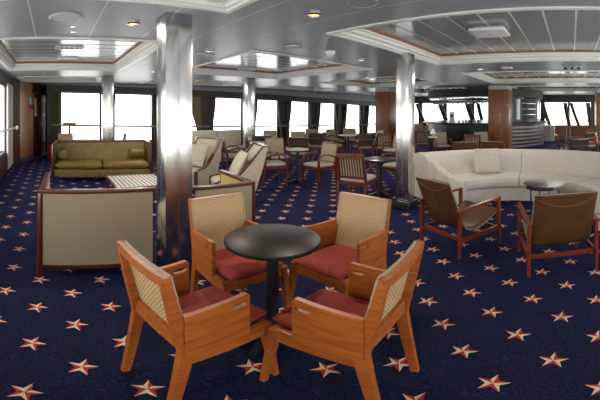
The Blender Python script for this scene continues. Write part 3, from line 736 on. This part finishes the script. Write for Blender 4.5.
# ------------------------------------------------------------------ mahogany dining armchairs
tan_fab = mat('tan_weave', (.31, .26, .18), .9, noise=((.37, .32, .23), (50, 50, 50), 3), spec=.2)
def dining(label, loc, rot, back='plain', back_m=None, group='mahogany dining armchairs'):
    o = thing('dining_armchair', label, 'chair', loc, rot, group); hw = .225
    yb = lambda z: -.205 - .085 * max(0, z - .45) / .42
    for s in (-1, 1):
        mb = MB(); mb.sweep([(s * hw, -.265, 0), (s * hw, -.21, .42), (s * hw, -.225, .55), (s * (hw - .012), yb(.86), .865)], [(.026, .03), (.03, .042), (.03, .042), (.026, .03)], up=(0, 1, 0)); mb.build('rear_leg', mahog_r, o, smooth=False)
        mb = MB(); x = s * (hw + .012)
        pts = [(x, .235, 0), (x, .225, .40), (x, .215, .56), (x, .19, .635), (x, .12, .665), (x, -.05, .655), (x * .98, -.235, .60)]
        mb.sweep(pts[:3], [(.026, .028), (.032, .036), (.032, .034)], up=(0, 1, 0)); mb.build('front_leg', mahog_r, o, smooth=False)
        mb = MB(); mb.tube([(x, .217, .53)] + pts[2:], .017, 8, up=(1, 0, 0)); mb.build('armrest', mahog_r, o)
        mb = MB(); mb.bar((s * hw, -.21, .40), (s * (hw + .01), .22, .40), .022, .05); mb.build('side_rail', mahog_r, o, smooth=False)
    for nm, y in (('front_rail', .222), ('rear_rail', -.21)):
        mb = MB(); mb.bar((-hw, y, .40), (hw, y, .40), .022, .05); mb.build(nm, mahog_r, o, smooth=False)
    mb = MB(); mb.pad(2 * hw - .01, .45, .085, T(0, .01, .455), 8); mb.build('seat', grey_fab, o)
    mb = MB(); n = 8; xs = [-hw + .014 + (2 * hw - .028) * k / n for k in range(n + 1)]
    if back == 'plain':
        mb.sweep([(x, yb(.855) - .012 * (1 - (x / hw) ** 2), .858) for x in xs], (.024, .022)); mb.build('top_rail', mahog_r, o)
        for nm, m, y0, y1 in (('back_cushion', tan_fab, .004, .022), ('back_cover', back_m or dark_fab, -.02, .004)):
            mb = MB(); rows = []
            for z in (.50, .62, .74, .848):
                f = [Vector((x, yb(z) + y1 - .012 * (1 - (x / hw) ** 2), z)) for x in xs]
                rows.append(f + [Vector((v.x, v.y + y0 - y1, v.z)) for v in f[::-1]])
            mb.loft(rows); mb.build(nm, m, o)
        mb = MB(); mb.bar((-hw, yb(.70) - .03, .70), (hw, yb(.70) - .03, .70), .008, .022); mb.build('back_strap', mahog_r, o, smooth=False)
    else:
        mb.sweep([(x, yb(.84) - .012 * (1 - (x / hw) ** 2), .84) for x in xs], (.026, .06)); mb.build('top_rail', mahog_r, o)
        mb = MB(); mb.bar((-hw, yb(.50), .50), (hw, yb(.50), .50), .022, .035); mb.build('lower_rail', mahog_r, o, smooth=False)
        ns = 10
        for k in range(ns):
            x = -hw + .03 + (2 * hw - .06) * k / (ns - 1)
            mb = MB(); mb.bar((x, yb(.50), .51), (x, yb(.82) - .01 * (1 - (x / hw) ** 2), .815), .016, .012, up=(0, 1, 0)); mb.build('slat', mahog_r, o, smooth=False)
        mb = MB(); rows = []
        for z in (.50, .66, .83):
            f = [Vector((x, yb(z) + .035 - .012 * (1 - (x / hw) ** 2), z)) for x in xs]
            rows.append(f + [Vector((v.x, v.y - .018, v.z)) for v in f[::-1]])
        mb.loft(rows); mb.build('back_cushion', back_m or cream_fab, o)
    return o
mahog_r = mat('red_mahogany', (.075, .012, .006), .28, coat=.3, noise=((.115, .02, .009), (12, 12, 50), 4))
cam_dir = lambda px: (-math.sin((px - 300) / FPX), -math.cos((px - 300) / FPX))
e_ = dining('slatted mahogany dining armchair seen from behind, in front of the small dark glossy table', (.90, 5.07, 0), facing(.58, .81), 'slat')
dk = dining('red-framed dining armchair with beige back, right of the near small round table', polar(319.5, 6.5), facing(-.8, -.6), 'plain')
def dc(src, px, r, f, label): return dup(src, polar(px, r), facing(*f), label)
dc(dk, 272.5, 6.6, (.93, .36), 'red-framed dining armchair with grey seat at the left side of the near small round table')
dc(dk, 277.5, 7.65, (.35, -.94), 'beige-backed dining armchair facing us just behind the nearer high-back armchair')
dc(dk, 299.5, 8.35, (.05, 1), 'dark-backed dining armchair turned away, right behind the near small round table')
dc(dk, 297, 10.2, (-.1, -1), 'beige-topped dining armchair facing us two rows behind the near small round table')
dc(dk, 316.5, 10.1, (.05, 1), 'dark-backed dining armchair turned away, behind the beige chair right of the near round table')
dc(dk, 312, 11.8, (0, -1), 'beige-topped dining armchair facing us, close under the fifth window curtains')
dc(dk, 334, 10.3, (.95, .1), 'dining armchair seen side-on at the left of the far white-topped table')
dc(dk, 362, 9.75, (-.25, .97), 'grey-brown dining armchair turned away before the far white-topped table')
dc(dk, 351, 12.2, (0, -1), 'dining armchair behind the far white-topped table, under the windows')
dc(dk, 336, 11.7, (.6, -.8), 'brown-backed dining armchair behind and left of the far white-topped table')
dc(dk, 372.5, 10.8, (-.95, -.2), 'dining armchair seen side-on just left of the wood-clad pillar')
dc(e_, 383.5, 9.8, (.15, .99), 'dark red slatted armchair turned away in front of the wood-clad pillar')
dc(dk, 394.5, 8.9, (-.7, -.5), 'dining armchair half hidden between the wood-clad pillar and the second column')
dc(dk, 398, 6.4, (-.80, -.6), 'beige-backed dining armchair beside the dark glossy table, cut by the second column')
dc(e_, 234, 7.75, (.88, .45), 'dark maroon-backed armchair in front of the cream window bench')
dc(dk, 259, 8.95, (-.5, .85), 'grey-backed dining armchair just right of the far steel column')
dc(dk, 268.5, 10.9, (-.1, -1), 'tan-topped dining armchair under the window right of the far steel column')
dc(dk, 442, 10.1, (-.15, -.98), 'beige-backed dining armchair with arms in front of the left part of the bar')
dc(e_, 423, 11.0, (.4, .9), 'dark maroon armchair just right of the second steel column, before the bar')
dc(e_, 470.5, 9.3, (.35, .94), 'brown-backed red-framed armchair turned away, left of the pillar before the bar')
dc(dk, 483, 10.2, (-.3, -.95), 'beige-backed dining armchair touching the left edge of the bar pillar')
dc(dk, 575.5, 7.9, (.5, .87), 'brown-backed armchair turned away just above the right section of the curved sofa')
dc(dk, 567, 9.0, (.7, -.6), 'grey armchair left of the brown-backed one beyond the curved sofa')
dc(dk, 587, 10.2, (.3, .95), 'dark-backed armchair near the far right wooden table')

# small tables among them
pedestal('cafe_table', 'near small round table with pale-edged dark top among the red-framed chairs', 'table', polar(297.5, 6.85), .24, .73, mat('pale_top', (.42, .44, .44), .25), black_iron, .22)
pedestal('cafe_table', 'dark glossy round table left of the second steel column', 'table', polar(381, 5.80), .315, .67, bar_black, black_iron, .28)
pedestal('cafe_table', 'far white-topped round table in front of the windows left of the wood pillar', 'table', polar(348, 10.9), .30, .73, white_m, black_iron, .28)
pedestal('cafe_table', 'white-topped round table between the far steel column and the dining chairs', 'table', polar(261, 8.25), .29, .73, white_m, black_iron, .28)
pedestal('cafe_table', 'white-topped window table peeping over the olive sofa', 'table', polar(86, 9.1), .34, .735, white_m, black_iron, .28)
pedestal('cafe_table', 'small white-topped pedestal table before the bar, right of the second column', 'table', polar(433, 9.2), .14, .80, white_m, black_iron, .2)
pedestal('cafe_table', 'wooden round table at the right edge beyond the curved sofa', 'table', polar(597, 8.4), .30, .73, wood_pillar, black_iron, .28)
o = thing('table_lamp', 'small white lamp on the pedestal table before the bar', 'lamp', polar(433, 9.2) + Vector((0, 0, .80)))
mb = MB(); mb.lathe([(.05, 0), (.05, .02), (.015, .03), (.015, .10)], 14); mb.build('base', mat('brass', (.55, .38, .10), .3, metal=.8), o)
mb = MB(); mb.lathe([(.085, .08), (.06, .16), (.03, .22), (0, .225)], 18); mb.build('shade', white_m, o)
o = thing('sauce_bottle', 'red bottle on the wooden table at the right edge', 'bottle', polar(596, 8.35) + Vector((0, 0, .73)))
mb = MB(); mb.lathe([(0, 0), (.036, 0), (.038, .02), (.038, .13), (.02, .17)], 14); mb.build('body', ext_red, o)
mb = MB(); mb.lathe([(.021, .17), (.018, .20), (.008, .24), (0, .242)], 12); mb.build('cap', white_m, o)
o = thing('wooden_stand', 'orange wooden T-shaped stand before the leftmost side window', 'stand', polar(69.5, 10.1), ROT_V)
mb = MB(); mb.box(-.035, .035, -.035, .035, .03, 1.09); mb.build('post', oak, o, smooth=False)
mb = MB(); mb.box(-.2, .2, -.035, .035, 1.09, 1.16, .006); mb.build('cross_bar', oak_h, o)
mb = MB(); mb.box(-.2, .2, -.03, .03, 0, .04); mb.box(-.03, .03, -.2, .2, 0, .04); mb.build('foot', oak, o, smooth=False)

# ------------------------------------------------------------------ pale curved sofa
SC = Vector((2.55, 3.40, 0))
def arc_loft(mb, prof, a0, a1, n, skew=0.0):
    """sweep a (radius,z) outline along an arc; skew turns the first end so that it is not radial"""
    rings = []
    for k in range(n + 1):
        f = k / n; ring = []
        for r, z in prof:
            s0 = a1 - (a1 - a0) * 0
            aa = a0 + (a1 - a0) * f + skew * (f ** 2) * (r - 1.5)
            a = math.radians(aa); ring.append(SC + Vector((r * math.cos(a), r * math.sin(a), z)) - SC)
        rings.append(ring)
    mb.loft(rings)
def sofa_section(label, a0, a1, skew, cush):
    o = thing('curved_sofa', label, 'sofa', SC, 0, 'sections of the pale curved sofa'); n = max(8, int(abs(a1 - a0) / 3))
    mb = MB(); arc_loft(mb, [(1.09, .03), (1.09, .235), (1.11, .25), (1.88, .25), (1.90, .03)], a0, a1, n, skew); mb.build('base', sofa_fab, o)
    for c0, c1 in cush:
        mb = MB(); arc_loft(mb, [(1.075, .26), (1.05, .30), (1.05, .365), (1.085, .415), (1.20, .437), (1.45, .435), (1.66, .425), (1.66, .26)], c0, c1, max(8, int(abs(c1 - c0) / 3)), skew * .9); mb.build('seat_cushion', sofa_fab, o)
    mb = MB(); arc_loft(mb, [(1.60, .26), (1.62, .45), (1.68, .62), (1.76, .755), (1.80, .785), (1.85, .80), (1.92, .80), (1.965, .78), (1.975, .74), (1.93, .05), (1.80, .05)], a0, a1, n, skew); mb.build('backrest', sofa_fab, o)
    return o
s1 = sofa_section('left section of the pale curved sofa, with the sloping arm and a square pillow', 48.15, 104, 14, [(48.3, 101.5)])
s2 = sofa_section('right section of the pale curved sofa, running out of the picture', 47.9, -62, 0, [(47.75, -6), (-6.6, -61.5)])
# sloping end arm of the left section
mb = MB(); Pb_, Pf_ = Vector((1.965, 5.30, 0)), Vector((2.40, 4.44, 0)); dd = (Pf_ - Pb_).normalized(); nn = Vector((-dd.y, dd.x, 0)) * .14
rings = []
for k in range(13):
    f = k / 12; p = Pb_ + (Pf_ - Pb_) * f - SC; z = .44 + .355 * (0.5 + 0.5 * math.cos(PI * min(1, f * 1.15))) ** 1.1
    if f > .96: z -= .02
    rings.append([p + Vector((0, 0, .03)), p + Vector((0, 0, z - .03)), p + nn * .2 + Vector((0, 0, z)), p + nn * .8 + Vector((0, 0, z)), p + nn + Vector((0, 0, z - .03)), p + nn + Vector((0, 0, .03))])
mb.loft(rings); mb.build('arm', sofa_fab, s1)
a = math.radians(70.5); pillow('square pale pillow leaning on the left section of the curved sofa', SC + Vector((1.50 * math.cos(a), 1.50 * math.sin(a), .43)), facing(-math.cos(a), -math.sin(a)), .44, .43, .15, cush_fab, -.30)
o = thing('side_table', 'round dark-topped chrome table in front of the curved sofa', 'table', polar(544.5, 4.56))
mb = MB(); mb.lathe([(0, .485), (.27, .485), (.28, .5), (0, .5)], 48); mb.build('top', mat('dark_glass', (.008, .008, .009), .3, spec=.12), o)
mb = MB(); mb.lathe([(.275, .45), (.292, .45), (.295, .47), (.295, .502), (.28, .502)], 48); mb.build('rim', chrome, o)
for k in range(4):
    a = k * PI / 2 + .5; mb = MB(); mb.tube([(.2 * math.cos(a), .2 * math.sin(a), .48), (.2 * math.cos(a), .2 * math.sin(a), 0)], .014, 10); mb.build('leg', chrome, o)

# ------------------------------------------------------------------ brown leather lounge chairs
stitch = mat('stitch', (.17, .10, .055), .6)
def lounge(label, loc, rot):
    o = thing('lounge_chair', label, 'chair', loc, rot, 'brown leather lounge chairs'); hw, hd = .295, .285
    for s in (-1, 1):
        mb = MB(); mb.sweep([(s * hw, -hd - .005, .012), (s * hw, -hd + .005, .525)], [(.024, .026), (.03, .042)], up=(0, 1, 0)); l = mb.build('rear_leg', teak, o, smooth=False)
        mb = MB(); mb.lathe([(.011, 0), (.012, .014)], 10, (s * hw, -hd - .005)); mb.build('foot_cap', chrome, l)
        mb = MB(); mb.sweep([(s * hw, hd + .005, .012), (s * hw, hd - .005, .555)], [(.024, .026), (.03, .042)], up=(0, 1, 0)); l = mb.build('front_leg', teak, o, smooth=False)
        mb = MB(); mb.lathe([(.011, 0), (.012, .014)], 10, (s * hw, hd + .005)); mb.build('foot_cap', chrome, l)
        mb = MB(); mb.sweep([(s * hw, -hd - .035, .525), (s * hw, 0, .548), (s * hw, hd + .018, .566)], [(.042, .022), (.038, .022), (.032, .02)]); mb.build('armrest', teak, o, smooth=False)
        mb = MB(); mb.bar((s * hw, -hd, .205), (s * hw, hd, .225), .022, .05); mb.build('side_rail', teak, o, smooth=False)
    for y, z in ((-hd + .02, .215), (hd - .06, .235)):
        mb = MB(); mb.bar((-hw, y, z), (hw, y, z), .022, .042); mb.build('cross_rail', teak, o, smooth=False)
    ctl = [(.31, .415), (.27, .385), (.20, .345), (.10, .305), (0, .278), (-.09, .272), (-.16, .295), (-.205, .35), (-.25, .46), (-.305, .60), (-.355, .72), (-.395, .815)]
    th = [.03, .045, .055, .06, .06, .055, .05, .05, .05, .048, .042, .034]
    def shell(x, i, up):
        y, z = ctl[i]; a = ctl[max(0, i - 1)]; b = ctl[min(len(ctl) - 1, i + 1)]
        n = Vector((b[1] - a[1], -(b[0] - a[0]))).normalized()
        if n.y < 0 and i < 6: n = -n
        if i >= 6 and n.x < 0: n = -n
        w = .265 if i > 6 else .258
        bulge = .006 if up else 0
        return Vector((x * w, y + n.x * (th[i] / 2 + bulge) * (1 if up else -1), z + n.y * (th[i] / 2 + bulge) * (1 if up else -1)))
    rings = []
    xs = [-1, -.92, -.5, 0, .5, .92, 1]
    for i in range(len(ctl)):
        rings.append([shell(x, i, True) if abs(x) < 1 else (shell(x, i, True) + shell(x, i, False)) / 2 + (shell(x, i, True) - shell(x, i, False)) * .2 for x in xs] +
                     [shell(x, i, False) if abs(x) < 1 else (shell(x, i, True) + shell(x, i, False)) / 2 - (shell(x, i, True) - shell(x, i, False)) * .2 for x in xs[::-1]])
    mb = MB(); mb.loft(rings); sh = mb.build('leather_shell', leather, o)
    for path in ([[(shell(s, i, True) + shell(s, i, False)) / 2 + Vector((s * .003, 0, 0)) for i in range(len(ctl))] for s in (-1, 1)] +
                 [[(shell(x, 0, True) + shell(x, 0, False)) / 2 + Vector((0, .004, -.002)) for x in xs]]):
        mb = MB(); mb.tube(path, .0045, 6); mb.build('piping', piping, sh)
    mb = MB(); mb.tube([(shell(x, 11, True) + shell(x, 11, False)) / 2 + Vector((0, 0, .003)) for x in xs], .004, 6); mb.build('piping', piping, sh)
    mb = MB(); pts = []
    for k in range(13):
        x = -.92 + 1.84 * k / 12; f = 1 - (x / .92) ** 2; zz = .79 - .085 * f; j = (zz - .72) / .095
        pts.append(Vector((x * .265, -.355 - .04 * j - .026, zz - .003)))
    mb.tube(pts, .0028, 5); mb.build('stitching', stitch, sh)
    mb = MB(); mb.tube([(0, -.387 + .005, .70), (0, -.33, .60 - .01), (0, -.277, .46)], .002, 4); mb.build('stitching', stitch, sh)
    return o
def from_feet(rl, rr, fl):      # middle of the feet and the facing direction
    rl, rr, fl = Vector((*rl, 0)), Vector((*rr, 0)), Vector((*fl, 0)); f = (fl - rl).normalized(); return (rr + fl) / 2, facing(f.x, f.y)
pc, rc = from_feet((1.435 - .153, 2.765 + .554), (1.435, 2.765), (2.005 - .153, 2.923 + .554))
lc = lounge('brown leather lounge chair seen from the side, at the left arm of the curved sofa', pc, rc)
pc, rc = from_feet((1.72, 2.09), (2.258, 1.802), (2.009, 2.589))
dup(lc, pc, rc, 'brown leather lounge chair with its back to us, in front of the chrome side table')
dup(lc, polar(462, 7.75), facing(.3, .95), 'distant brown leather lounge chair showing above the curved sofa, left of the bar pillar')
dup(lc, polar(496.5, 7.85), facing(.75, .66), 'distant dark lounge chair showing above the curved sofa at the foot of the bar pillar')

# ------------------------------------------------------------------ round bar
BC = polar(485.4, 14.9); RB = 2.6
band_m = mat('band_metal', (.20, .18, .17), .5, metal=.7)
bar = thing('bar_counter', 'round dark bar counter with silver bands behind the wood pillar', 'bar', BC)
mb = MB(); mb.lathe([(0, 0), (RB, 0), (RB, 1.0), (0, 1.0)], 72); mb.build('body', bar_black, bar)
mb = MB(); mb.lathe([(0, 1.0), (RB + .16, 1.0), (RB + .18, 1.02), (RB + .18, 1.05), (RB + .16, 1.07), (0, 1.07)], 72); mb.build('top', bar_black, bar)
a_cam = math.atan2(-BC.y, -BC.x)
def arcband(mb, r, z0, z1, a0, a1, th=.02, n=30):
    rings = []
    for k in range(n + 1):
        a = a0 + (a1 - a0) * k / n; c, s = math.cos(a), math.sin(a)
        rings.append([Vector((rr * c, rr * s, z)) for rr, z in ((r, z0), (r + th, z0), (r + th, z1), (r, z1))])
    mb.loft(rings)
for k in range(6):
    mb = MB(); arcband(mb, RB + .001, .12 + .145 * k, .20 + .145 * k, a_cam + .12, a_cam + 1.75); mb.build('silver_band', band_m, bar)
cab = thing('bottle_cabinet', 'dark curved cabinet with lit glass standing on the right part of the bar', 'cabinet', BC + Vector((0, 0, 1.07)))
mb = MB(); arcband(mb, RB - .75, 0, .94, a_cam + .05, a_cam + 1.7, .6); mb.build('body', bar_black, cab)
for a0, a1, nm, m in ((.22, .42, 'glass_panel', bar_glass), (.50, .58, 'glass_panel', bar_glass), (.66, .95, 'shelf_front', hole), (1.08, 1.16, 'steel_post', steel), (1.26, 1.36, 'steel_post', steel)):
    mb = MB(); arcband(mb, RB - .15, .12, .92, a_cam + a0, a_cam + a1, .02, 8); mb.build(nm, m, cab)
for z in (.3, .52, .74):
    mb = MB(); arcband(mb, RB - .15, z, z + .015, a_cam + .62, a_cam + 1.0, .05, 8); mb.build('shelf', steel, cab)
can = thing('bar_canopy', 'dark round canopy over the bar', 'canopy', BC + Vector((0, 0, 2.06)))
can_m = mat('canopy_black', (.010, .008, .0075), .5)
mb = MB(); arcband(mb, RB - .75, 0, CEIL - 2.062, 0, 2 * PI, .72, 72); mb.build('fascia', can_m, can)
mb = MB(); arcband(mb, RB - .70, -.03, 0, a_cam - 1.7, a_cam + .2, .6, 40); mb.build('glass_rack', steel, can)
gl = None
for k in range(26):
    a = a_cam - 1.25 + 1.3 * (k // 2) / 13; r = RB - (.25 if k % 2 else .45)
    loc = BC + Vector((r * math.cos(a), r * math.sin(a), 1.79))
    if gl is None:
        mb = MB(); mb.lathe([(.036, 0), (.043, .06), (.03, .11), (.006, .125), (.005, .22), (.034, .236), (.034, .24)], 12)
        gl = tag(mb.build('wine_glass', bar_glass), 'stemmed glass hanging upside down under the left part of the bar canopy', 'glass', 'stemmed glasses under the bar canopy', loc)
    else:
        g = gl.copy(); C.objects.link(g); g.location = loc
o = thing('drinks_dispenser', 'white drinks dispenser standing on the bar counter', 'dispenser', polar(452, 12.6, 1.07), facing(*cam_dir(452)))
mb = MB(); mb.box(-.11, .11, -.12, .12, 0, .42, .012); mb.build('housing', white_m, o)
mb = MB(); mb.box(-.04, .06, .12, .17, .22, .30); mb.build('spout', black_iron, o)
bt = None
for k, (px, r) in enumerate(((459, 12.5), (463, 12.45), (466, 12.5), (471, 12.4), (475, 12.45), (478, 12.4))):
    mb = MB(); h_ = .10 + .03 * (k % 3); mb.lathe([(0, 0), (.032, 0), (.034, h_ * .6), (.014, h_ * .8), (.014, h_ + .04), (0, h_ + .042)], 12)
    tag(mb.build('bottle', [hole, bar_glass, leather][k % 3]), '%s small bottle counted from the white dispenser along the bar top' % ORD[k], 'bottle', 'small bottles on the bar', polar(px, r, 1.07))
o = thing('cabinet', 'cream cabinet at the right end of the round bar', 'cabinet', polar(549, 16.2), facing(-U[0], -U[1]))
mb = MB(); mb.box(-.28, .28, -.2, .2, .06, .80, .01); mb.build('body', wall_cream, o)
mb = MB(); mb.box(-.29, .29, -.21, .21, .80, .83, .005); mb.build('top', white_m, o)
mb = MB(); mb.box(-.008, .008, .2, .206, .1, .76); mb.build('door_gap', hole, o, smooth=False)
o = thing('stair_railing', 'silver railing with posts in front of the right-hand bow windows', 'railing', polar(581, 13.6), facing(*cam_dir(581)))
for x in (-.55, -.30, .45, .60):
    mb = MB(); mb.tube([(x, 0, 0), (x, 0, .90)], .022, 8); mb.build('post', rail_m, o)
for z in (.45, .90):
    mb = MB(); mb.tube([(-.60, 0, z), (.66, 0, z)], .022, 8, up=(0, 0, 1)); mb.build('rail', rail_m, o)

# ------------------------------------------------------------------ light: an overcast white sky through the windows
w = bpy.data.worlds.new('overcast'); bpy.context.scene.world = w; w.use_nodes = True
bg = w.node_tree.nodes['Background']; bg.inputs['Color'].default_value = (1.0, .97, .93, 1); bg.inputs['Strength'].default_value = 3.2

# ------------------------------------------------------------------ panorama camera
cd = bpy.data.cameras.new('camera'); cam = bpy.data.objects.new('camera', cd); C.objects.link(cam)
cam.location = (0, 0, H); cam.rotation_euler = (PI / 2, 0, 0)
cd.type = 'PANO'; cd.panorama_type = 'EQUIRECTANGULAR'
cd.longitude_min = -300 / FPX; cd.longitude_max = 300 / FPX
cd.latitude_max = YH / FPX; cd.latitude_min = -(400 - YH) / FPX
cd.clip_start = .05; cd.clip_end = 200
sc = bpy.context.scene; sc.camera = cam
sc.view_settings.view_transform = 'Standard'; sc.view_settings.look = 'None'; sc.view_settings.gamma = 1; sc.view_settings.use_curve_mapping = False
sc.view_settings.exposure = 0.72
sc.cycles.use_denoising = True
sc.cycles.max_bounces = 8; sc.cycles.diffuse_bounces = 5; sc.cycles.glossy_bounces = 4; sc.cycles.transparent_max_bounces = 12
sc.cycles.sample_clamp_indirect = 8
